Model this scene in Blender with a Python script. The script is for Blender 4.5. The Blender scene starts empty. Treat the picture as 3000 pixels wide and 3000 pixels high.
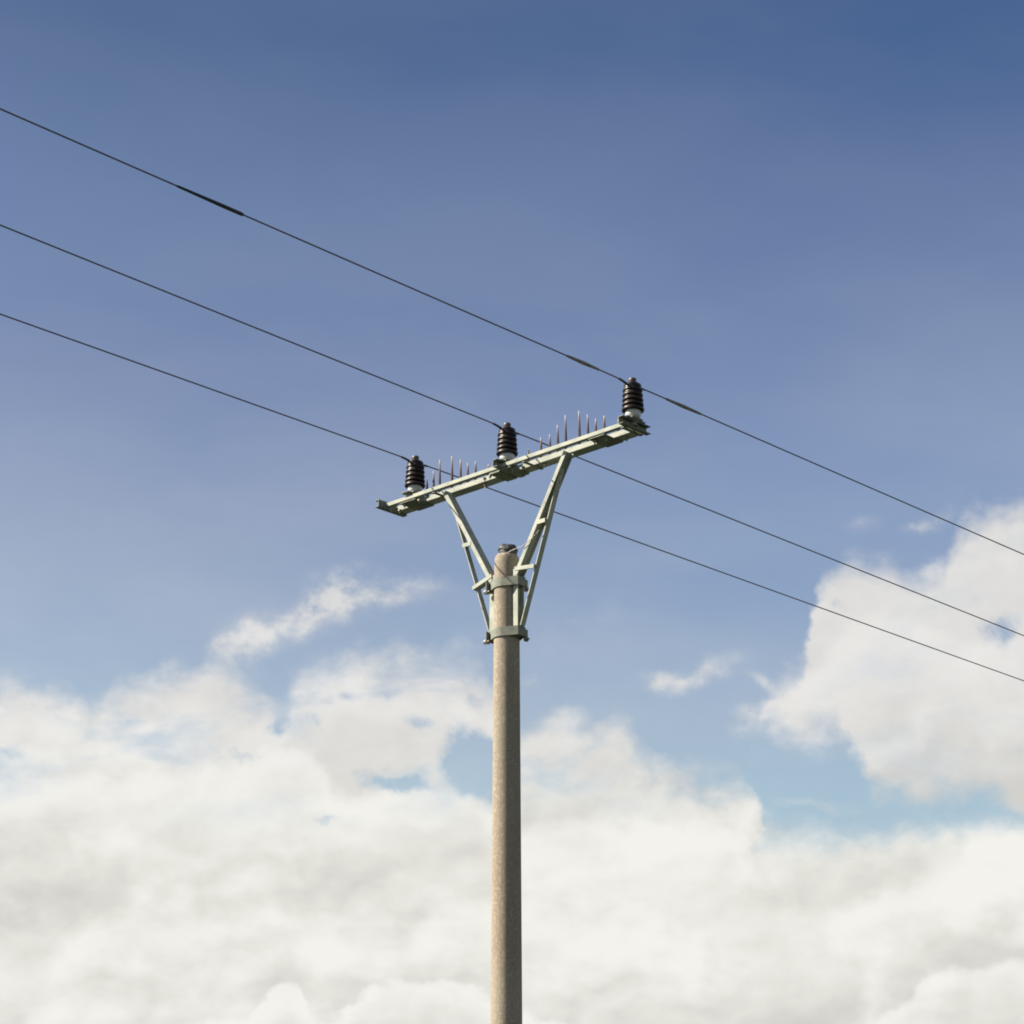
import bpy, bmesh, math, random
from mathutils import Vector, Matrix
R = math.radians
random.seed(4)
scene = bpy.context.scene
COL = scene.collection

# ------------------------------------------------------------------ camera
cam_d = bpy.data.cameras.new('camera')
cam = bpy.data.objects.new('camera', cam_d)
COL.objects.link(cam)
cam.location = (0, 0, 1.6)
cam.rotation_euler = (R(90 + 19.9653), 0, 0)
cam_d.sensor_width = 36
cam_d.sensor_height = 36
cam_d.sensor_fit = 'HORIZONTAL'
cam_d.lens = 36 * 6569.34 / 3000
cam_d.clip_start = 0.05
cam_d.clip_end = 6000
scene.camera = cam

# ------------------------------------------------------------------ light
SUN_EL, SUN_AZ = 39.0, -91.0          # azimuth measured from +Y (view direction), negative = to the left
sun_dir = Vector((math.sin(R(SUN_AZ)) * math.cos(R(SUN_EL)), math.cos(R(SUN_AZ)) * math.cos(R(SUN_EL)), math.sin(R(SUN_EL))))
sd = bpy.data.lights.new('sun', 'SUN')
sd.energy = 5.0
sd.angle = R(0.53)
sd.color = (1.0, 0.92, 0.78)
sun = bpy.data.objects.new('sun', sd)
COL.objects.link(sun)
sun.rotation_euler = sun_dir.to_track_quat('Z', 'Y').to_euler()
sun.location = (-20, 0, 30)

scene.view_settings.view_transform = 'Standard'
scene.view_settings.look = 'None'
scene.view_settings.exposure = 1.2
scene.view_settings.gamma = 1.0
scene.view_settings.use_curve_mapping = False
scene.render.engine = 'CYCLES'
scene.cycles.filter_width = 1.9
scene.cycles.max_bounces = 6
scene.cycles.use_denoising = True

# ------------------------------------------------------------------ sky (world) with clouds laid out by compass direction and elevation
SKY_STRENGTH = 0.0500
world = bpy.data.worlds.new('World')
scene.world = world
world.use_nodes = True
nt = world.node_tree
nt.nodes.clear()


class X:
    """a tiny expression builder for shader maths"""
    def __init__(s, sock): s.s = sock
    @staticmethod
    def op(o, *a):
        n = nt.nodes.new('ShaderNodeMath'); n.operation = o
        for i, v in enumerate(a):
            if isinstance(v, X): nt.links.new(v.s, n.inputs[i])
            else: n.inputs[i].default_value = v
        return X(n.outputs[0])
    def __add__(s, o): return X.op('ADD', s, o)
    def __radd__(s, o): return X.op('ADD', o, s)
    def __sub__(s, o): return X.op('SUBTRACT', s, o)
    def __rsub__(s, o): return X.op('SUBTRACT', o, s)
    def __mul__(s, o): return X.op('MULTIPLY', s, o)
    def __rmul__(s, o): return X.op('MULTIPLY', o, s)
    def __truediv__(s, o): return X.op('DIVIDE', s, o)


def xmax(a, b): return X.op('MAXIMUM', a, b)
def xmin(a, b): return X.op('MINIMUM', a, b)
def smooth(v, lo, hi, a=0.0, b=1.0):
    n = nt.nodes.new('ShaderNodeMapRange'); n.interpolation_type = 'SMOOTHSTEP'
    nt.links.new(v.s, n.inputs[0])
    n.inputs[1].default_value = lo; n.inputs[2].default_value = hi
    n.inputs[3].default_value = a; n.inputs[4].default_value = b
    return X(n.outputs[0])
def vec(a, b, c):
    n = nt.nodes.new('ShaderNodeCombineXYZ')
    for i, v in enumerate((a, b, c)):
        if isinstance(v, X): nt.links.new(v.s, n.inputs[i])
        else: n.inputs[i].default_value = v
    return n.outputs[0]
def noise(v, scale, detail=4.0, rough=0.55, dist=0.0, lac=2.0):
    n = nt.nodes.new('ShaderNodeTexNoise'); n.noise_dimensions = '3D'
    nt.links.new(v, n.inputs['Vector'])
    n.inputs['Scale'].default_value = scale; n.inputs['Detail'].default_value = detail
    n.inputs['Roughness'].default_value = rough; n.inputs['Distortion'].default_value = dist
    n.inputs['Lacunarity'].default_value = lac
    return X(n.outputs['Fac'])
def curve(v, pts, x0, x1, y0, y1):
    n = nt.nodes.new('ShaderNodeFloatCurve')
    u = (v - x0) * (1.0 / (x1 - x0))
    nt.links.new(u.s, n.inputs['Value'])
    c = n.mapping.curves[0]
    P = [((x - x0) / (x1 - x0), (y - y0) / (y1 - y0)) for x, y in pts]
    c.points[0].location = P[0]; c.points[1].location = P[-1]
    for p in P[1:-1]: c.points.new(*p)
    for p in c.points: p.handle_type = 'AUTO_CLAMPED'
    n.mapping.extend = 'HORIZONTAL'
    n.mapping.update()
    return X(n.outputs[0]) * (y1 - y0) + y0
def mixc(f, a, b, mode='MIX'):
    n = nt.nodes.new('ShaderNodeMix'); n.data_type = 'RGBA'; n.blend_type = mode
    if isinstance(f, X): nt.links.new(f.s, n.inputs[0])
    else: n.inputs[0].default_value = f
    for k, v in ((6, a), (7, b)):
        if isinstance(v, tuple): n.inputs[k].default_value = (*v, 1)
        else: nt.links.new(v, n.inputs[k])
    return n.outputs[2]
def ramp(v, stops):
    n = nt.nodes.new('ShaderNodeValToRGB')
    nt.links.new(v.s, n.inputs[0])
    e = n.color_ramp.elements
    e[0].position, e[0].color = stops[0][0], (*stops[0][1], 1)
    e[1].position, e[1].color = stops[-1][0], (*stops[-1][1], 1)
    for p, c in stops[1:-1]:
        k = e.new(p); k.color = (*c, 1)
    return n.outputs[0]


tc = nt.nodes.new('ShaderNodeTexCoord')
sep = nt.nodes.new('ShaderNodeSeparateXYZ')
nrm = nt.nodes.new('ShaderNodeVectorMath'); nrm.operation = 'NORMALIZE'
nt.links.new(tc.outputs['Generated'], nrm.inputs[0])
D = nrm.outputs[0]
nt.links.new(D, sep.inputs[0])
dx, dy, dz = (X(sep.outputs[i]) for i in range(3))
DEG = 180 / math.pi
az = X.op('ARCTAN2', dx, dy) * DEG
el = X.op('ARCSINE', dz) * DEG

sky = nt.nodes.new('ShaderNodeTexSky')
sky.sky_type = 'NISHITA'
sky.sun_disc = False
sky.sun_elevation = R(SUN_EL)
sky.sun_rotation = R(SUN_AZ)
sky.altitude = 300
sky.air_density = 1.0
sky.dust_density = 1.0
sky.ozone_density = 1.0

# film rendition of the clear sky: the hue of the sky at each elevation
def elramp(stops):
    return ramp(el * (1 / 90.0), [(e / 90.0, c) for e, c in stops])
tint_l = elramp([(0, (1.7, 1.6, 1.3)), (13, (1.62, 1.48, 1.25)), (17.6, (1.46, 1.27, 1.18)), (23.2, (1.07, 0.97, 1.04)), (27.5, (1.03, 0.97, 1.02)), (31.7, (0.70, 0.73, 0.83)), (45, (0.5, 0.56, 0.7)), (90, (0.45, 0.5, 0.62))])
tint_r = elramp([(0, (1.7, 1.6, 1.3)), (12.6, (1.66, 1.56, 1.32)), (14.3, (1.60, 1.42, 1.28)), (21, (1.58, 1.36, 1.32)), (27.5, (1.08, 1.0, 1.10)), (31.8, (0.50, 0.67, 0.91)), (45, (0.40, 0.52, 0.75)), (90, (0.4, 0.48, 0.62))])
tint = mixc(smooth(az, -15.0, 15.0), tint_l, tint_r)
tint = mixc(1.0, tint, (0.89, 0.915, 0.93), 'MULTIPLY')
clear = mixc(1.0, sky.outputs[0], tint, 'MULTIPLY')

# outlines of the cloud masses, (azimuth, elevation) in degrees
T1 = [(-13.29, 15.13), (-12.19, 15.36), (-10.95, 15.04), (-10.46, 15.54), (-9.42, 15.88), (-8.1, 15.94), (-6.65, 15.51), (-6.03, 15.66), (-5.42, 16.19), (-4.08, 16.4), (-2.72, 16.42), (-0.91, 16.35), (-0.18, 15.27), (0.0, 14.19), (0.54, 14.31), (1.26, 14.83), (1.79, 14.57), (2.6, 14.65), (2.96, 14.47), (3.31, 14.03), (4.01, 13.59), (4.97, 13.23), (5.86, 13.26), (6.33, 13.03), (6.48, 12.26), (7.03, 11.99), (8.03, 11.79), (9.3, 11.76), (10.72, 11.91), (12.16, 11.8), (13.04, 11.94), (14.73, 12.19)]
T2 = [(5.8, 14.16), (6.53, 14.83), (6.92, 15.5), (7.56, 15.83), (7.86, 16.51), (8.03, 17.19), (8.19, 17.87), (8.58, 18.29), (9.13, 18.44), (9.65, 18.24), (10.19, 18.25), (10.7, 18.0), (11.1, 18.1), (11.5, 18.6), (12.0, 19.2), (12.52, 19.61), (13.24, 19.73), (13.68, 19.74), (15.46, 19.98)]
B2 = [(5.8, 14.12), (6.91, 13.97), (7.92, 13.64), (8.67, 13.74), (9.1, 13.0), (9.55, 12.46), (10.86, 12.21), (11.54, 12.38), (12.1, 12.35), (12.7, 12.05), (13.4, 11.5), (14.55, 10.13)]
# tops of nearer layers of cloud inside the masses
T3 = [(-13.1, 12.69), (-11.4, 12.82), (-9.61, 13.02), (-8.32, 13.32), (-7.61, 13.17), (-6.92, 13.36), (-6.23, 13.76), (-5.52, 13.69), (-4.79, 13.24), (-4.16, 12.65), (-3.28, 12.87), (-2.31, 13.01), (-1.42, 12.93), (-0.62, 12.59), (0.0, 11.91), (0.88, 11.82), (2.21, 12.16), (3.53, 11.97), (5.29, 12.11), (7.02, 11.74), (8.75, 11.69), (10.9, 11.78), (13.01, 11.61)]
T4 = [(-12.8, 8.89), (-10.33, 9.46), (-9.08, 9.91), (-8.13, 9.6), (-6.94, 9.8), (-5.21, 9.57), (-3.9, 9.09), (-1.74, 9.44), (0.0, 9.78), (1.74, 9.44), (4.34, 9.59), (6.09, 10.06), (8.65, 9.84), (11.25, 10.6), (12.95, 10.86)]
T5 = [(-12.61, 6.53), (-7.66, 6.96), (-6.16, 7.39), (-5.5, 7.9), (-4.97, 7.41), (-4.45, 7.16), (-3.78, 7.83), (-3.19, 8.09), (-2.58, 7.89), (-1.55, 8.02), (-0.52, 7.6), (0.86, 7.19), (4.27, 6.67), (9.34, 7.01), (11.06, 7.87), (12.74, 8.23)]
T6 = [(-13.2, 13.95), (-11.5, 14.21), (-9.79, 14.63), (-8.4, 14.94), (-7.14, 14.38), (-6.27, 14.75), (-5.4, 15.55), (-4.05, 15.23), (-2.7, 15.08), (-0.54, 14.83), (0.53, 13.11), (2.66, 12.92), (4.43, 12.73), (6.18, 12.52), (6.53, 14.66), (8.08, 15.55), (9.47, 16.7), (10.37, 16.83), (11.64, 16.16), (13.38, 16.23)]
#         azimuth, elevation, half width, half height, tilt, depth
HOLES = [(-1.15, 13.6, 0.50, 0.75, 12, 1.2), (-0.45, 13.0, 0.35, 0.6, 0, .9), (-3.11, 13.13, 0.9, 0.26, -4, 1.1), (-7.4, 13.5, 0.7, 0.2, -12, 1.05),
         (-6.3, 14.5, 0.45, 0.28, 25, .85), (-5.3, 14.4, 0.25, 0.4, 30, .8), (-10.8, 14.1, .6, .2, 20, .45), (-6.4, 15.5, .5, .35, -30, .8), (-4.81, 12.12, 0.5, 0.13, 5, .7), (-3.24, 15.3, 0.5, 0.18, 8, .7),
         (-4.67, 15.09, 0.6, 0.2, 5, .75), (-0.75, 15.2, 0.5, 0.28, 0, .65), (-2.42, 14.5, 0.6, 0.28, -30, .7), (-13.0, 13.4, .5, .15, 5, .5),
         (12.6, 16.7, 0.75, 0.42, 30, .68), (11.9, 13.72, 0.36, 0.1, 5, .65), (8.7, 17.1, .25, .3, 20, .45), (13.2, 13.6, .4, .2, 10, .4), (-9.9, 14.6, .5, .2, 25, .35)]
WISPS = [(-4.4, 17.75, 1.0, 0.62, 16, 1.45), (-5.2, 17.2, 0.6, 0.45, 40, 1.0), (-2.6, 18.0, 1.0, 0.42, 8, .75), (-7.0, 16.6, 0.95, 0.60, 33, .85),
         (-7.9, 16.2, 0.7, 0.25, 28, .65), (-6.1, 17.0, .5, .2, 30, .45), (4.35, 15.58, 0.85, 0.32, -3, .9), (5.5, 15.95, 0.8, 0.34, 8, .45), (3.7, 15.7, .4, .3, 0, .5), (6.5, 15.3, 0.45, 0.2, -25, .6),
         (6.2, 14.55, 0.45, 0.25, 0, .7), (10.9, 19.2, 0.6, 0.22, 10, .7), (9.5, 19.35, 0.5, 0.25, 20, .32), (0.4, 15.7, .5, .3, 10, .35), (7.9, 12.3, 1.0, .16, -10, .5), (1.5, 17.0, 1.6, .5, 25, .22)]
# billows: displace the lookup by noise that lives on the sky sphere itself
wa = noise(D, 13.0, 3.0, 0.5)
wb = noise(vec(dx + 3.7, dy - 1.3, dz * 1.3 + 2.1), 13.0, 3.0, 0.5)
fa = noise(D, 55.0, 3.0, 0.58)
fb = noise(vec(dx - 2.7, dy + 5.3, dz + 1.1), 55.0, 3.0, 0.58)
wu = (wa - 0.5) * 1.7 + (fa - 0.5) * 1.15
wv = (wb - 0.5) * 1.4 + (fb - 0.5) * 0.8
azw = az + wu
elw = el + wv


def blob(b, a_, e_):
    ca, sa = math.cos(R(b[4])), math.sin(R(b[4]))
    u = a_ - b[0]; v = e_ - b[1]
    p = (u * ca + v * sa) * (1 / b[2])
    q = (v * ca - u * sa) * (1 / b[3])
    return X.op('EXPONENT', (p * p + q * q) * -0.9) * b[5]


def ab(v): return X.op('ABSOLUTE', v)
n2 = noise(vec(dx, dy, dz * 1.35), 27.0, 3.0, 0.5)
n2s = noise(vec(dx - 0.006, dy, dz * 1.35 + 0.008), 27.0, 3.0, 0.5)
fine = noise(vec(dx, dy, dz * 1.3), 75.0, 4.0, 0.6)
puff = ab(n2 - 0.5) * 2.0                      # rounded lobes with creases between them
puff_s = ab(n2s - 0.5) * 2.0

F1 = curve(azw, T1, -16, 16, 5, 25) - elw
F1 = F1 - smooth(ab(az), 18.0, 50.0) * 7.0       # the bank is lower elsewhere round the horizon
F2 = xmin(curve(azw, T2, -16, 16, 5, 25) - elw, elw - curve(azw, B2, -16, 16, 5, 25))
F2 = xmin(F2, (azw - 5.9) * 1.0)
F = xmax(F1, F2)
edge = (puff - 0.22) * 0.9 + (fine - 0.5) * 0.8
F = xmin(F + edge, 0.95)
Hs = None
for h in HOLES:
    b_ = blob(h, azw, elw)
    Hs = b_ if Hs is None else Hs + b_
F = F - Hs * xmax(0.95 + (n2 - 0.5) * 4.0 + (fine - 0.5) * 3.0, 0.1) * 1.15
M = smooth(F, -0.42, 0.74)
# the upper part of the bank is thin in places and lets some blue through
thin = noise(vec(dx + dz * 0.4, dy, dz * 2.0 - dx * 0.3), 20.0, 4.0, 0.58, 0.2)
M = M * (1.0 - smooth(thin, 0.45, 0.72) * 0.70 * smooth(el, 11.6, 13.4) * smooth(az, 2.0, 5.0, 1.0, 0.35))
Wsum = None
for b in WISPS:
    g = blob(b, azw, elw)
    Wsum = g if Wsum is None else Wsum + g
Wm = smooth(Wsum * (0.85 + (fine - 0.5) * 2.4 + (n2 - 0.5) * 1.6), 0.03, 1.25, 0.0, 0.90)
M = 1.0 - (1.0 - M) * (1.0 - Wm)
veil = noise(vec(dx * 0.8 + dz * 0.35, dy * 0.8, dz * 2.2), 6.0, 4.0, 0.5, 0.2)
veil = smooth(veil, 0.30, 0.72) * smooth(el, 29.0, 14.0, 0.22, 1.0) * 0.20
M = M + veil * (1.0 - M)

# light and grey inside the clouds: every layer is bright along its top and greyer below
body = noise(vec(dx * 0.9 + dz * 0.5, dy * 0.9, dz * 2.0 - dx * 0.55), 7.0, 3.0, 0.5, 0.1)
Lc = (body - 0.5) * 0.9 + (puff - puff_s) * 0.42 + (n2 - 0.5) * 0.55 + (thin - 0.5) * 0.5 + (fine - 0.5) * 0.14
for T, sharp, fall, amp in ((T6, 0.5, 1.2, 0.30), (T3, 0.35, 1.5, 0.42), (T4, 0.7, 1.5, 0.34), (T5, 0.18, 1.2, 0.42)):
    d_ = curve(azw, T, -16, 16, 5, 25) - elw + (fine - 0.5) * 0.3
    Lc = Lc + smooth(d_, -sharp, sharp) * X.op('EXPONENT', xmax(d_, 0.0) * (-1.0 / fall)) * amp
Lc = smooth(Lc - 0.11, -0.42, 0.42, 0.0, 1.0)
cloud = ramp(Lc, [(0.0, (5.30, 5.22, 4.92)), (0.5, (6.65, 6.56, 6.12)), (1.0, (7.85, 7.75, 7.3))])
high = mixc(0.5, cloud, (7.0, 6.92, 7.02))
cloud = mixc(smooth(el, 11.0, 16.0), cloud, high)
final = mixc(M, clear, cloud)
# below the horizon the world is never seen: the ground lies there
bg = nt.nodes.new('ShaderNodeBackground')
bg.inputs['Strength'].default_value = SKY_STRENGTH
nt.links.new(final, bg.inputs['Color'])
wo = nt.nodes.new('ShaderNodeOutputWorld')
nt.links.new(bg.outputs[0], wo.inputs['Surface'])
world.cycles.sampling_method = 'MANUAL'
world.cycles.sample_map_resolution = 512


# ------------------------------------------------------------------ materials
def material(name, base, rough=0.6, metallic=0.0, spots=(), bump=None, spec=0.5, coat=0.0):
    """spots: (scale, low, high, colour, amount, detail, stretch)"""
    m = bpy.data.materials.new(name)
    m.use_nodes = True
    t = m.node_tree
    b = t.nodes['Principled BSDF']
    b.inputs['Roughness'].default_value = rough
    b.inputs['Metallic'].default_value = metallic
    b.inputs['Specular IOR Level'].default_value = spec
    b.inputs['Coat Weight'].default_value = coat
    b.inputs['Coat Roughness'].default_value = 0.08
    co = t.nodes.new('ShaderNodeTexCoord')
    cur = None
    for sc, lo, hi, colr, amt, det, st in spots:
        mp = t.nodes.new('ShaderNodeMapping'); mp.inputs['Scale'].default_value = st
        t.links.new(co.outputs['Object'], mp.inputs[0])
        n = t.nodes.new('ShaderNodeTexNoise'); n.inputs['Scale'].default_value = sc
        n.inputs['Detail'].default_value = det
        t.links.new(mp.outputs[0], n.inputs['Vector'])
        r = t.nodes.new('ShaderNodeMapRange'); r.inputs[1].default_value = lo; r.inputs[2].default_value = hi
        r.inputs[4].default_value = amt
        t.links.new(n.outputs['Fac'], r.inputs[0])
        mx = t.nodes.new('ShaderNodeMix'); mx.data_type = 'RGBA'
        t.links.new(r.outputs[0], mx.inputs[0])
        if cur is None: mx.inputs[6].default_value = (*base, 1)
        else: t.links.new(cur, mx.inputs[6])
        mx.inputs[7].default_value = (*colr, 1)
        cur = mx.outputs[2]
    if cur is None: b.inputs['Base Color'].default_value = (*base, 1)
    else: t.links.new(cur, b.inputs['Base Color'])
    if bump:
        n = t.nodes.new('ShaderNodeTexNoise'); n.inputs['Scale'].default_value = bump[0]; n.inputs['Detail'].default_value = 6
        t.links.new(co.outputs['Object'], n.inputs['Vector'])
        bp = t.nodes.new('ShaderNodeBump'); bp.inputs['Strength'].default_value = bump[1]; bp.inputs['Distance'].default_value = bump[2]
        t.links.new(n.outputs['Fac'], bp.inputs['Height'])
        t.links.new(bp.outputs[0], b.inputs['Normal'])
    return m


CONCRETE = material('weathered_concrete', (0.262, 0.228, 0.178), 0.93, spots=[
    (3.2, 0.38, 0.68, (0.245, 0.188, 0.148), 0.75, 5, (1, 1, 0.35)),
    (46, 0.50, 0.66, (0.40, 0.345, 0.25), 0.7, 4, (1, 1, 0.8)),
    (70, 0.54, 0.68, (0.16, 0.13, 0.10), 0.55, 3, (1, 1, 1)),
    (1.6, 0.48, 0.66, (0.20, 0.165, 0.135), 0.6, 5, (5, 5, 0.30)),
    (0.9, 0.50, 0.70, (0.34, 0.30, 0.24), 0.5, 4, (1, 1, 1))], bump=(95, 0.35, 0.003), spec=0.2)
STEEL = material('painted_galvanised_steel', (0.325, 0.34, 0.285), 0.66, spots=[
    (9, 0.42, 0.68, (0.22, 0.245, 0.205), 0.9, 5, (1, 1, 1)),
    (26, 0.60, 0.72, (0.17, 0.115, 0.075), 0.75, 4, (1, 1, 1)),
    (3, 0.58, 0.74, (0.41, 0.39, 0.30), 0.6, 3, (1, 1, 1))], bump=(60, 0.25, 0.002), spec=0.35)
SHADESTEEL = material('weathered_shade_toned_steel', (0.185, 0.20, 0.165), 0.7, spots=[
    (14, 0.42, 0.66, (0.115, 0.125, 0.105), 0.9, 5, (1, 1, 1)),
    (30, 0.58, 0.70, (0.15, 0.10, 0.065), 0.7, 4, (1, 1, 1))], bump=(60, 0.3, 0.002), spec=0.3)  # rusty steel, with shade on clamps, channels and plates put into its darker colour
BOLT = material('zinc_bolt', (0.26, 0.24, 0.21), 0.6, 0.4, spots=[(30, 0.5, 0.7, (0.25, 0.15, 0.09), 0.7, 3, (1, 1, 1))])
GLAZE = material('dark_brown_glaze', (0.012, 0.0085, 0.008), 0.38, spots=[(14, 0.45, 0.7, (0.030, 0.019, 0.015), 0.8, 4, (1, 1, 1))], spec=0.3, coat=0.0)
CAPMAT = material('dull_brown_cap', (0.075, 0.052, 0.042), 0.5, spots=[(20, 0.45, 0.7, (0.04, 0.035, 0.025), 0.7, 3, (1, 1, 1))])
BASEMAT = material('pale_metal_base', (0.40, 0.41, 0.42), 0.5, 0.2, spots=[(18, 0.5, 0.7, (0.42, 0.40, 0.36), 0.6, 3, (1, 1, 1))])
WIREMAT = material('weathered_conductor', (0.125, 0.11, 0.10), 0.6, 0.3, spots=[(40, 0.45, 0.7, (0.06, 0.055, 0.05), 0.6, 3, (1, 1, 1))])
RODMAT = material('grey_splice_rods', (0.23, 0.22, 0.17), 0.5, 0.4, spots=[(60, 0.45, 0.6, (0.10, 0.095, 0.07), 0.8, 3, (1, 1, 1))])
BLACK = material('black_sleeve', (0.012, 0.012, 0.014), 0.55, spots=[(30, 0.5, 0.7, (0.03, 0.03, 0.03), 0.5, 3, (1, 1, 1))])
CAPPOLE = material('dark_bitumen_cap', (0.030, 0.030, 0.033), 0.6, spots=[(18, 0.45, 0.7, (0.07, 0.068, 0.065), 0.8, 4, (1, 1, 1))], bump=(30, 0.5, 0.006))
EARTH = material('pale_earth_wire', (0.26, 0.25, 0.25), 0.5, 0.4)


def spike_material():
    m = bpy.data.materials.new('weathered_spike_plastic'); m.use_nodes = True
    t = m.node_tree; b = t.nodes['Principled BSDF']
    co = t.nodes.new('ShaderNodeTexCoord'); sp = t.nodes.new('ShaderNodeSeparateXYZ')
    t.links.new(co.outputs['Generated'], sp.inputs[0])
    r = t.nodes.new('ShaderNodeValToRGB')
    e = r.color_ramp.elements
    e[0].position, e[0].color = 0.35, (0.035, 0.020, 0.018, 1)
    e[1].position, e[1].color = 0.98, (0.62, 0.57, 0.54, 1)
    k = e.new(0.62); k.color = (0.10, 0.062, 0.055, 1)
    k = e.new(0.82); k.color = (0.27, 0.19, 0.17, 1)
    t.links.new(sp.outputs[2], r.inputs[0]); t.links.new(r.outputs[0], b.inputs['Base Color'])
    b.inputs['Roughness'].default_value = 0.5
    return m


SPIKE = spike_material()      # brown rods with sun-bleached tips


def grass_material():
    return material('meadow_grass', (0.020, 0.030, 0.016), 0.95, spots=[
        (0.05, 0.4, 0.65, (0.036, 0.037, 0.018), 0.8, 6, (1, 1, 1)),
        (1.5, 0.45, 0.7, (0.015, 0.025, 0.008), 0.8, 6, (1, 1, 1))], bump=(6, 0.6, 0.1))


# ------------------------------------------------------------------ mesh helpers
def link(name, bm, mat, parent=None, smooth_=False, bevel=0.0):
    me = bpy.data.meshes.new(name)
    bmesh.ops.recalc_face_normals(bm, faces=bm.faces)
    bm.to_mesh(me); bm.free()
    me.materials.append(mat)
    if smooth_:
        for p in me.polygons: p.use_smooth = True
        me.set_sharp_from_angle(angle=R(40))
    o = bpy.data.objects.new(name, me)
    COL.objects.link(o)
    if parent: o.parent = parent
    if bevel:
        b = o.modifiers.new('bevel', 'BEVEL'); b.width = bevel; b.segments = 2; b.limit_method = 'ANGLE'; b.angle_limit = R(40)
    return o


def box(bm, x0, x1, y0, y1, z0, z1, m=None):
    vs = [bm.verts.new(Vector(p)) for p in ((x0, y0, z0), (x1, y0, z0), (x1, y1, z0), (x0, y1, z0), (x0, y0, z1), (x1, y0, z1), (x1, y1, z1), (x0, y1, z1))]
    for f in ((3, 2, 1, 0), (4, 5, 6, 7), (0, 1, 5, 4), (1, 2, 6, 5), (2, 3, 7, 6), (3, 0, 4, 7)):
        bm.faces.new([vs[i] for i in f])
    if m:
        for v in vs: v.co = m @ v.co


def extrude(bm, prof, p0, p1, U, V, cut0=None, cut1=None):
    """sweep a closed 2D outline from p0 to p1"""
    p0, p1, U, V = Vector(p0), Vector(p1), Vector(U), Vector(V)
    a = [bm.verts.new(p0 + U * u + V * v) for u, v in prof]
    b = [bm.verts.new(p1 + U * u + V * v) for u, v in prof]
    n = len(prof)
    for i in range(n):
        bm.faces.new([a[i], a[(i + 1) % n], b[(i + 1) % n], b[i]])
    from mathutils.geometry import tessellate_polygon
    for tri in tessellate_polygon([[Vector((u, v, 0)) for u, v in prof]]):
        bm.faces.new([a[i] for i in tri]); bm.faces.new([b[i] for i in reversed(tri)])


def c_profile(w, h, th, sgn=1):
    """channel: web along v (width w, centred), flanges reach h along u*sgn"""
    P = [(0, -w / 2), (h, -w / 2), (h, -w / 2 + th), (th, -w / 2 + th), (th, w / 2 - th), (h, w / 2 - th), (h, w / 2), (0, w / 2)]
    return [(u * sgn, v) for u, v in P]


def tube(bm, pts, rad, seg=10, caps=True):
    pts = [Vector(p) for p in pts]
    rs = rad if isinstance(rad, (list, tuple)) else [rad] * len(pts)
    rings = []
    ref = Vector((0, 0, 1))
    for i, p in enumerate(pts):
        d = (pts[min(i + 1, len(pts) - 1)] - pts[max(i - 1, 0)]).normalized()
        r0 = ref if abs(d.dot(ref)) < 0.95 else Vector((1, 0, 0))
        u = d.cross(r0).normalized(); v = d.cross(u).normalized()
        rings.append([bm.verts.new(p + (u * math.cos(2 * math.pi * k / seg) + v * math.sin(2 * math.pi * k / seg)) * rs[i]) for k in range(seg)])
    for i in range(len(rings) - 1):
        for k in range(seg):
            bm.faces.new([rings[i][k], rings[i][(k + 1) % seg], rings[i + 1][(k + 1) % seg], rings[i + 1][k]])
    if caps:
        bm.faces.new(rings[0][::-1]); bm.faces.new(rings[-1])


def lathe(bm, prof, seg=48, c=(0, 0)):
    rings = []
    for r, z in prof:
        if r < 1e-5: rings.append([bm.verts.new((c[0], c[1], z))])
        else: rings.append([bm.verts.new((c[0] + r * math.cos(2 * math.pi * k / seg), c[1] + r * math.sin(2 * math.pi * k / seg), z)) for k in range(seg)])
    for a, b in zip(rings, rings[1:]):
        for k in range(seg):
            q = [a[k % len(a)], a[(k + 1) % len(a)], b[(k + 1) % len(b)], b[k % len(b)]]
            q = list(dict.fromkeys(q))
            if len(q) > 2: bm.faces.new(q)


def thing(name, label, cat, loc, rz=0.0, group=None):
    o = bpy.data.objects.new(name, None)
    o.empty_display_size = 0.2
    COL.objects.link(o)
    o.location = loc; o.rotation_euler = (0, 0, rz)
    o['label'] = label; o['category'] = cat
    if group: o['group'] = group
    return o


def copy_tree(root, loc, label):
    r = root.copy(); COL.objects.link(r); r.location = loc; r['label'] = label
    for ch in root.children:
        c = ch.copy(); COL.objects.link(c); c.parent = r
    return r


# ------------------------------------------------------------------ setting: one sheet of ground
bm = bmesh.new()
N = 40
S = 2500.0
vs = {}
for i in range(N + 1):
    for j in range(N + 1):
        x = -S + 2 * S * i / N; y = -S + 2 * S * j / N
        d = math.hypot(x, y)
        z = 0.0 if d < 150 else -0.5 + 0.8 * math.sin(x * 0.003) * math.sin(y * 0.0041 + 1)
        vs[i, j] = bm.verts.new((x, y, z))
for i in range(N):
    for j in range(N):
        bm.faces.new([vs[i, j], vs[i + 1, j], vs[i + 1, j + 1], vs[i, j + 1]])
g = link('ground', bm, grass_material())
g['kind'] = 'structure'

# ------------------------------------------------------------------ the pole. Local axes: x runs along the crossarm (its near end +x), y away from the photographer along the line
C0 = Vector((-0.0414, 16.8464, 0))
PHI = R(43.4224)
RZ = -PHI
AX = Vector((math.cos(PHI), -math.sin(PHI), 0))
WX = Vector((math.sin(PHI), math.cos(PHI), 0))
ROT = Matrix.Rotation(RZ, 4, 'Z')
def at(x, y, z): return C0 + AX * x + WX * y + Vector((0, 0, z))

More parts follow.
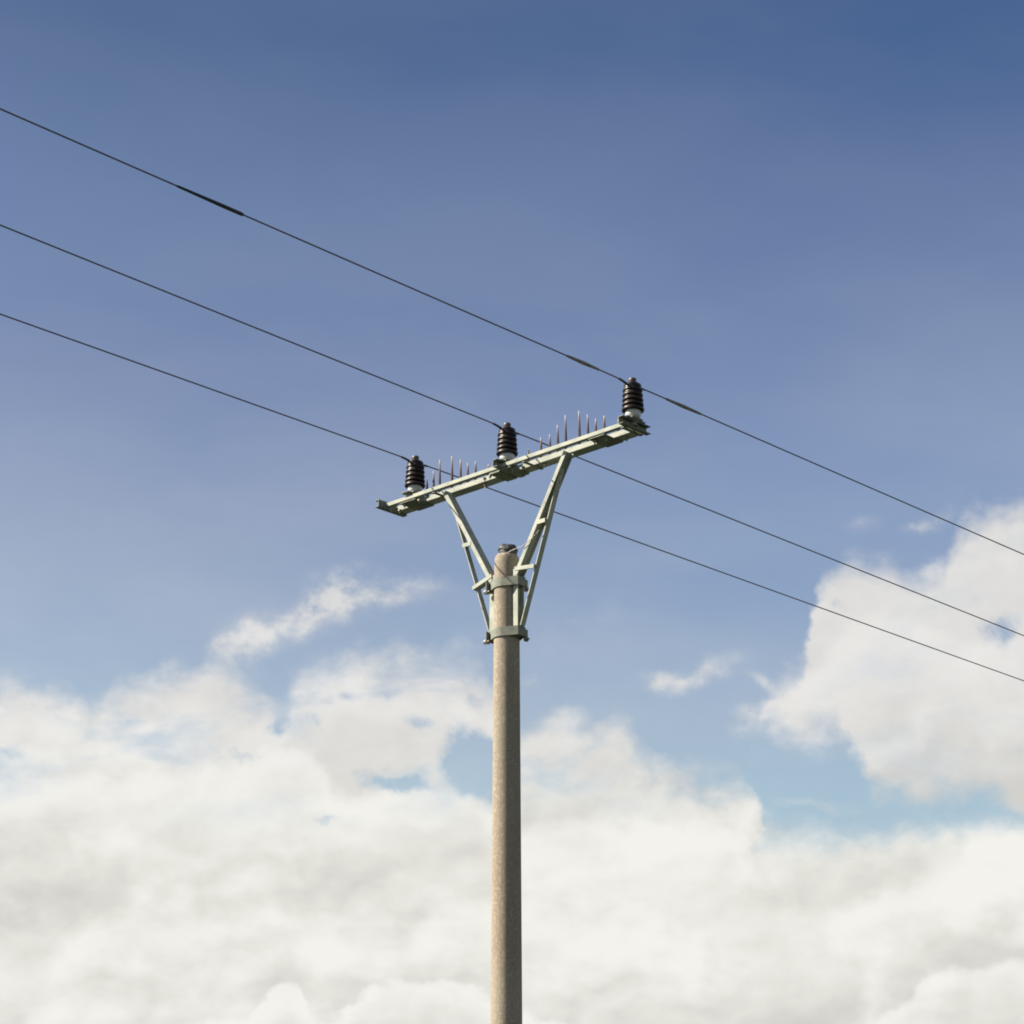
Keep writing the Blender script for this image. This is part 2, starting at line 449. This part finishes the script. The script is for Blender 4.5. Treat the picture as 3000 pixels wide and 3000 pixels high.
pole = thing('utility_pole', 'tall tapered round concrete pole, sunlit tan on its left side, carrying the steel crossarm', 'pole', C0, RZ)
bm = bmesh.new()
prof = [(0.138, -0.6), (0.138, 0.0)]
for i in range(1, 30):
    z = 7.28 * i / 30
    prof.append((0.1375 - 0.0054 * z, z))
prof += [(0.0985, 7.28), (0.097, 7.315), (0.091, 7.338), (0.080, 7.352), (0.0, 7.356)]
lathe(bm, prof, 64)
link('shaft', bm, CONCRETE, pole, True)
bm = bmesh.new()       # bituminous lid, a little tilted, with a crumpled skirt
rings = []
for r, z in ((0.068, 7.345), (0.074, 7.362), (0.072, 7.378), (0.080, 7.388), (0.077, 7.404), (0.060, 7.428), (0.030, 7.439), (0.0, 7.441)):
    rings.append((r, z))
lathe(bm, rings, 40)
for v in bm.verts:
    a = math.atan2(v.co.y, v.co.x); rr = math.hypot(v.co.x, v.co.y)
    k = rr / 0.08
    v.co.z += k * (0.006 * math.sin(3 * a + 1) + 0.004 * math.sin(7 * a)) + 0.10 * (-v.co.x * 0.6)
    v.co.x += 0.012
link('lid', bm, CAPPOLE, pole, True)

# ------------------------------------------------------------------ steel crossarm assembly
arm = thing('crossarm', 'pale green steel crossarm on a V of braces clamped to the pole top', 'crossarm', C0, RZ)
# front rail: angle iron
ZT = 8.103
def angle(zl, zt, depth, th, sgn):
    return [(0, zl), (0, zt), (th * sgn, zt), (th * sgn, zl + th), (depth * sgn, zl + th), (depth * sgn, zl)]
bm = bmesh.new()
extrude(bm, angle(8.071, ZT, 0.042, 0.005, 1), (-1.31, -0.09, 0), (1.31, -0.09, 0), (0, 1, 0), (0, 0, 1))
link('rail', bm, STEEL, arm, bevel=0.001)
bm = bmesh.new()
extrude(bm, [(0.0, 8.060), (0.0, 8.101), (0.006, 8.101), (0.006, 8.066), (0.099, 8.066), (0.099, 8.101), (0.105, 8.101), (0.105, 8.060)], (-1.31, 0.028, 0), (1.31, 0.028, 0), (0, 1, 0), (0, 0, 1))
link('rail', bm, STEEL, arm, bevel=0.001)
# cross channels on which the end and middle insulators stand
for x, sg in ((-1.325, -1), (0.0, 1), (1.325, 1)):
    bm = bmesh.new()
    extrude(bm, c_profile(0.064, 0.048, 0.006, sg), (x, -0.165, 8.090), (x, 0.165, 8.090), (1, 0, 0), (0, 0, 1))
    if x != 0.0:   # end lug welded to the web
        box(bm, x - sg * 0.030, x - sg * 0.0005, -0.10, 0.13, 8.050, 8.0585)
    else:
        box(bm, -0.115, -0.002, -0.086, 0.13, 8.044, 8.0585)
        box(bm, 0.012, 0.13, -0.10, 0.13, 8.046, 8.0535)
    link('cross_channel', bm, SHADESTEEL, arm, bevel=0.001)
# seat plates and batten plates under the rails
for x0, x1 in ((-1.15, -0.965), (-0.765, -0.735), (0.25, 0.28), (0.955, 1.12)):
    bm = bmesh.new()
    box(bm, x0, x1, -0.092, 0.135, 8.0515, 8.0585)
    link('batten_plate', bm, SHADESTEEL, arm, bevel=0.001)
for x, y in ((-1.12, -0.06), (-0.945, -0.06), (-1.27, -0.07), (-1.24, 0.0), (-0.13, -0.06), (-0.06, -0.03), (0.10, -0.04), (0.20, -0.02), (0.985, -0.05), (1.085, -0.03), (-0.20, -0.05), (1.20, 0.08), (-0.30, 0.06), (0.36, 0.06)):
    bm = bmesh.new()
    z = 8.050
    lathe(bm, [(0.0, z - 0.028), (0.006, z - 0.028), (0.006, z - 0.014), (0.015, z - 0.013), (0.015, z + 0.001), (0.0, z + 0.001)], 6, (x, y))
    link('bolt', bm, BOLT, arm)
# main braces: channels with the web turned to the pole, flanges outward
for sg in (-1, 1):
    top, bot = Vector((0.655 * sg, 0, 8.060)), Vector((0.118 * sg, 0, 7.165))
    d = (top - bot).normalized()
    U = Vector((d.z, 0, -d.x)) * (1 if sg > 0 else -1)   # outward (away from the pole axis, downward)
    bm = bmesh.new()
    extrude(bm, c_profile(0.086, 0.036, 0.006), bot, top, U, (0, 1, 0))
    link('brace', bm, STEEL, arm, bevel=0.001)
    # outer strut: flat bar on edge
    st, sb = Vector((0.600 * sg, 0, 7.935)), Vector((0.168 * sg, 0, 6.735))
    d2 = (st - sb).normalized(); U2 = Vector((d2.z, 0, -d2.x)) * (1 if sg > 0 else -1)
    bm = bmesh.new()
    extrude(bm, [(-0.0045, -0.024), (0.0045, -0.024), (0.0045, 0.026), (-0.0045, 0.026)], sb, st, U2, (0, 1, 0))
    link('strut', bm, STEEL, arm, bevel=0.001)
    # ties between brace and strut
    for zt, hh in ((7.53, 0.034), (7.178, 0.032)):
        kb = (zt - bot.z) / (top.z - bot.z); ks = (zt - sb.z) / (st.z - sb.z)
        xb = bot.x + (top.x - bot.x) * max(kb, 0.0); xs = sb.x + (st.x - sb.x) * ks
        bm = bmesh.new()
        x0, x1 = sorted((xb + 0.02 * sg, xs))
        if zt > 7.4:
            box(bm, x0, x1, -0.046, -0.041, zt - hh / 2, zt + hh / 2)
            box(bm, x0, x1, -0.041, 0.03, zt + hh / 2 - 0.006, zt + hh / 2)
        else:
            dz_ = -0.035 if sg < 0 else 0.0
            a0 = Vector((xb, -0.047, zt + 0.025)); a1 = Vector((xs + 0.008 * sg, -0.047, zt + dz_))
            dd = (a1 - a0).normalized(); Vv = Vector((-dd.z, 0, dd.x))
            extrude(bm, [(0, -hh / 2), (0.012, -hh / 2), (0.012, 0), (0.06, 0), (0.06, hh / 2), (0, hh / 2)], a0, a1, (0, 1, 0), Vv)
        link('tie_bar', bm, STEEL, arm, bevel=0.001)
    # upright channel against the pole
    bm = bmesh.new()
    extrude(bm, c_profile(0.074, 0.050, 0.006, sg), (0.1035 * sg, 0, 6.665), (0.1035 * sg, 0, 7.205), (1, 0, 0), (0, 1, 0))
    link('upright', bm, STEEL, arm, bevel=0.001)


def pole_r(z): return 0.1375 - 0.0054 * z


def strap_r(a, r, cx, cy):
    """outline of a strap pulled tight round the pole (radius r) and the two uprights (corners +-cx, +-cy)"""
    c, s_ = abs(math.cos(a)), abs(math.sin(a))
    d = math.hypot(cx, cy); base = math.atan2(cy, cx)
    tang = base + math.acos(r / d)               # direction of the normal of the tangent segment
    t = 1e9
    nx, ny = math.cos(tang), math.sin(tang)
    if nx * c + ny * s_ > 1e-6: t = min(t, r / (nx * c + ny * s_))
    if c > 1e-6: t = min(t, cx / c)
    if math.atan2(s_, c) >= tang: t = r
    return t


for zc in (7.105, 6.695):      # straps round the pole and the uprights
    bm = bmesh.new()
    r0 = pole_r(zc) + 0.002; h = 0.036
    base = [2 * math.pi * k / 120 for k in range(120)]
    for q in (1, -1):
        for w_ in (math.atan2(0.0385, 0.157), ):
            base += [q * w_, math.pi + q * w_]
    base = sorted(a % (2 * math.pi) for a in base)
    ring = []
    for a in base:
        ri, ro = strap_r(a, r0, 0.1565, 0.0385), strap_r(a, r0 + 0.008, 0.1645, 0.0425)
        ring.append([bm.verts.new((math.cos(a) * q, math.sin(a) * q, zc + z)) for q, z in ((ri, -h), (ro, -h), (ro, h), (ri, h))])
    for k in range(len(ring)):
        a, b = ring[k], ring[(k + 1) % len(ring)]
        for i in range(4):
            bm.faces.new([a[i], b[i], b[(i + 1) % 4], a[(i + 1) % 4]])
    cl = link('clamp', bm, SHADESTEEL, arm)
    for x0, x1, y0, y1 in ((-0.136, -0.128, -0.098, -0.056), (0.128, 0.136, 0.056, 0.098)):
        bm = bmesh.new()       # ears that stand off the strap beside the uprights
        box(bm, x0, x1, y0, y1, zc - 0.062, zc + 0.034)
        link('ear', bm, SHADESTEEL, cl, bevel=0.001)
    for x0, x1, y in ((-0.172, -0.112, -0.082), (0.112, 0.160, 0.082)):
        bm = bmesh.new()
        tube(bm, [(x0, y, zc - 0.046), (x1, y, zc - 0.046)], 0.010, 10)
        tube(bm, [(x0 + 0.012, y, zc - 0.046), (x0 + 0.032, y, zc - 0.046)], 0.019, 6)
        link('bolt', bm, BOLT, cl)

# ------------------------------------------------------------------ insulators
Z_BODY = 8.214
def make_insulator(loc, label):
    t = thing('insulator', label, 'insulator', loc, RZ, 'brown ribbed insulators on the crossarm')
    z0 = 0.089      # underside of the lowest shed above the cross channel
    bm = bmesh.new()
    P = [(0.0, 0.060), (0.050, 0.060), (0.060, 0.096), (0.066, z0 + 0.012), (0.073, z0 + 0.001), (0.082, z0 - 0.006), (0.087, z0 - 0.002), (0.0885, z0 + 0.006), (0.087, z0 + 0.013), (0.081, z0 + 0.021), (0.0695, z0 + 0.033)]
    for k in range(1, 5):
        zz = z0 + 0.0405 * k
        r = 0.0875 - 0.0026 * k
        P += [(0.068, zz + 0.001), (0.071, zz - 0.002), (r - 0.004, zz - 0.006), (r, zz - 0.001), (r + 0.0005, zz + 0.005), (r - 0.002, zz + 0.011), (r - 0.007, zz + 0.019), (0.0685, zz + 0.031)]
    zz = z0 + 0.0405 * 5
    P += [(0.062, zz - 0.009), (0.066, zz - 0.007), (0.069, zz + 0.002), (0.066, zz + 0.010), (0.056, zz + 0.017), (0.036, zz + 0.021), (0.027, zz + 0.025)]
    lathe(bm, P, 56)
    link('ribbed_body', bm, GLAZE, t, True)
    bm = bmesh.new()
    lathe(bm, [(0.0, zz + 0.022), (0.027, zz + 0.024), (0.026, zz + 0.034), (0.030, zz + 0.040), (0.031, zz + 0.056), (0.028, zz + 0.064), (0.020, zz + 0.068), (0.0, zz + 0.069)], 32)
    link('cap', bm, CAPMAT, t, True)
    bm = bmesh.new()
    lathe(bm, [(0.0, 0.022), (0.048, 0.022), (0.056, 0.030), (0.060, 0.045), (0.062, 0.070), (0.060, 0.084), (0.050, 0.086), (0.0, 0.086)], 40)
    link('metal_base', bm, BASEMAT, t, True)
    bm = bmesh.new()
    box(bm, -0.050, 0.046, -0.062, 0.062, 0.010, 0.022)
    lathe(bm, [(0.0, -0.040), (0.030, -0.040), (0.030, 0.0105), (0.0, 0.0105)], 20)
    box(bm, -0.035, 0.046, -0.160, -0.045, 0.0015, 0.0095) if False else box(bm, -0.045, 0.040, -0.120, 0.10, 0.0015, 0.0095)
    link('seat_plate', bm, SHADESTEEL, t, bevel=0.001)
    return t
ZS = 8.125
X_INS = {'far': -1.0611, 'mid': 0.003, 'near': 1.337}
ins = make_insulator(at(X_INS['mid'], 0, ZS), 'brown ribbed insulator standing on the middle of the crossarm, above the pole')
copy_tree(ins, at(X_INS['far'], 0, ZS), 'brown ribbed insulator nearest the low left end of the crossarm')
copy_tree(ins, at(X_INS['near'], 0, ZS), 'brown ribbed insulator at the raised right tip of the crossarm, highest of the three')

# ------------------------------------------------------------------ conductors
BS = 0.00008
Z_W = 8.4348
def make_line(label, x, sl, sr, extras):
    t = thing('power_line', label, 'power line', at(x, 0, Z_W), RZ, 'power lines resting on the insulators')
    def pt(y):
        u = abs(y); s = sl if y < 0 else sr
        return Vector((-0.030 * math.exp(-(y / 0.10) ** 2), y, -s * u + BS * u * u))
    ys = [-60, -45, -30, -20, -12, -8, -5, -3, -1.5, -0.8, -0.4, -0.25, -0.16, -0.1, -0.06, -0.03, 0, 0.03, 0.06, 0.1, 0.16, 0.25, 0.4, 0.8, 1.5, 3, 5, 8, 12, 20, 30, 45, 60]
    bm = bmesh.new()
    tube(bm, [pt(y) for y in ys], 0.0056, 10)
    link('conductor', bm, WIREMAT, t, True)
    # tie wire wrapped round the neck and along the conductor
    bm = bmesh.new()
    tube(bm, [pt(y) for y in (-0.165, -0.155, -0.12, -0.07, -0.045)], [0.007, 0.0095, 0.0095, 0.0105, 0.009], 10)
    tube(bm, [pt(y) for y in (0.045, 0.07, 0.12, 0.15)], [0.009, 0.0095, 0.0095, 0.007], 10)
    lp = [Vector((0.033 * math.cos(a), 0.033 * math.sin(a), 0.0 + 0.004 * math.sin(2 * a))) for a in [2 * math.pi * k / 24 for k in range(25)]]
    tube(bm, lp, 0.005, 8)
    link('tie_wire', bm, CAPMAT, t, True)
    for nm, m, y0, y1, prof in extras:
        bm = bmesh.new()
        n = len(prof)
        tube(bm, [pt(y0 + (y1 - y0) * p) for p, r in prof], [r for p, r in prof], 12)
        link(nm, bm, m, t, True)
    return t
rods = [(0.0, 0.006), (0.04, 0.0095), (0.3, 0.0125), (0.5, 0.015), (0.7, 0.0125), (0.96, 0.0095), (1.0, 0.006)]
sleeve = [(0.0, 0.006), (0.03, 0.0085), (0.35, 0.0105), (0.7, 0.013), (0.97, 0.0125), (1.0, 0.007)]
make_line('highest dark wire, with a black sleeve and two grey splices', X_INS['near'], 0.0043, -0.0039,
          [('splice_rods', RODMAT, -0.765, -0.385, rods), ('splice_rods', RODMAT, 0.395, 0.850, rods), ('black_sleeve', BLACK, -4.455, -3.90, sleeve)])
make_line('plain dark wire in the middle, tied to the insulator above the pole', X_INS['mid'], -0.0037, 0.0031, [])
make_line('lowest of the dark wires, passing behind the right brace above the pole top', X_INS['far'], 0.0094, -0.0047, [])

# ------------------------------------------------------------------ bird spikes: two fans standing on the rear rail
def make_fan(xc, heights, label):
    t = thing('bird_spike_strip', label, 'bird spikes', at(xc, 0.031, ZT), RZ, 'bird spike strips on the crossarm')
    bm = bmesh.new()
    xs = [h[0] for h in heights]
    box(bm, min(xs) - xc - 0.02, max(xs) - xc + 0.02, -0.002, 0.012, -0.0015, 0.002)
    link('strip_base', bm, CAPMAT, t)
    for x, ztop in heights:
        h = ztop - ZT
        bm = bmesh.new()
        dx_ = random.uniform(-0.003, 0.003)
        tube(bm, [(x - xc, 0.003, 0.006), (x - xc + dx_ * 0.4, 0.003, h * 0.5), (x - xc + dx_, 0.003, h)], [0.0125, 0.0098, 0.0045], 8)
        link('spike', bm, SPIKE, t, True)
    return t
make_fan(-0.70, [(-0.949, 8.255), (-0.873, 8.313), (-0.802, 8.391), (-0.657, 8.386), (-0.557, 8.328), (-0.474, 8.275), (-0.387, 8.268), (-0.239, 8.20)],
         'row of thin brown bird spikes between the low left insulator and the middle one')
make_fan(0.68, [(0.206, 8.214), (0.344, 8.277), (0.44, 8.274), (0.525, 8.333), (0.61, 8.393), (0.755, 8.388), (0.844, 8.333), (0.925, 8.272), (1.014, 8.272), (1.157, 8.201)],
         'longer row of bird spikes with white tips right of the middle insulator')

# ------------------------------------------------------------------ earth wire from the lid to the right brace
ew = thing('earth_wire', 'thin pale wire looping from the dark lid of the pole to the right brace', 'wire', at(0, 0, 7.35), RZ)
bm = bmesh.new()
P = [(-0.045, -0.060, 0.012), (-0.012, -0.076, 0.002), (0.03, -0.082, -0.008), (0.054, -0.076, -0.016), (0.115, -0.064, 0.002), (0.17, -0.060, 0.010), (0.227, -0.058, 0.014), (0.318, -0.056, 0.052), (0.400, -0.052, 0.104)]
tube(bm, P, 0.0024, 8)
link('strand', bm, EARTH, ew, True)
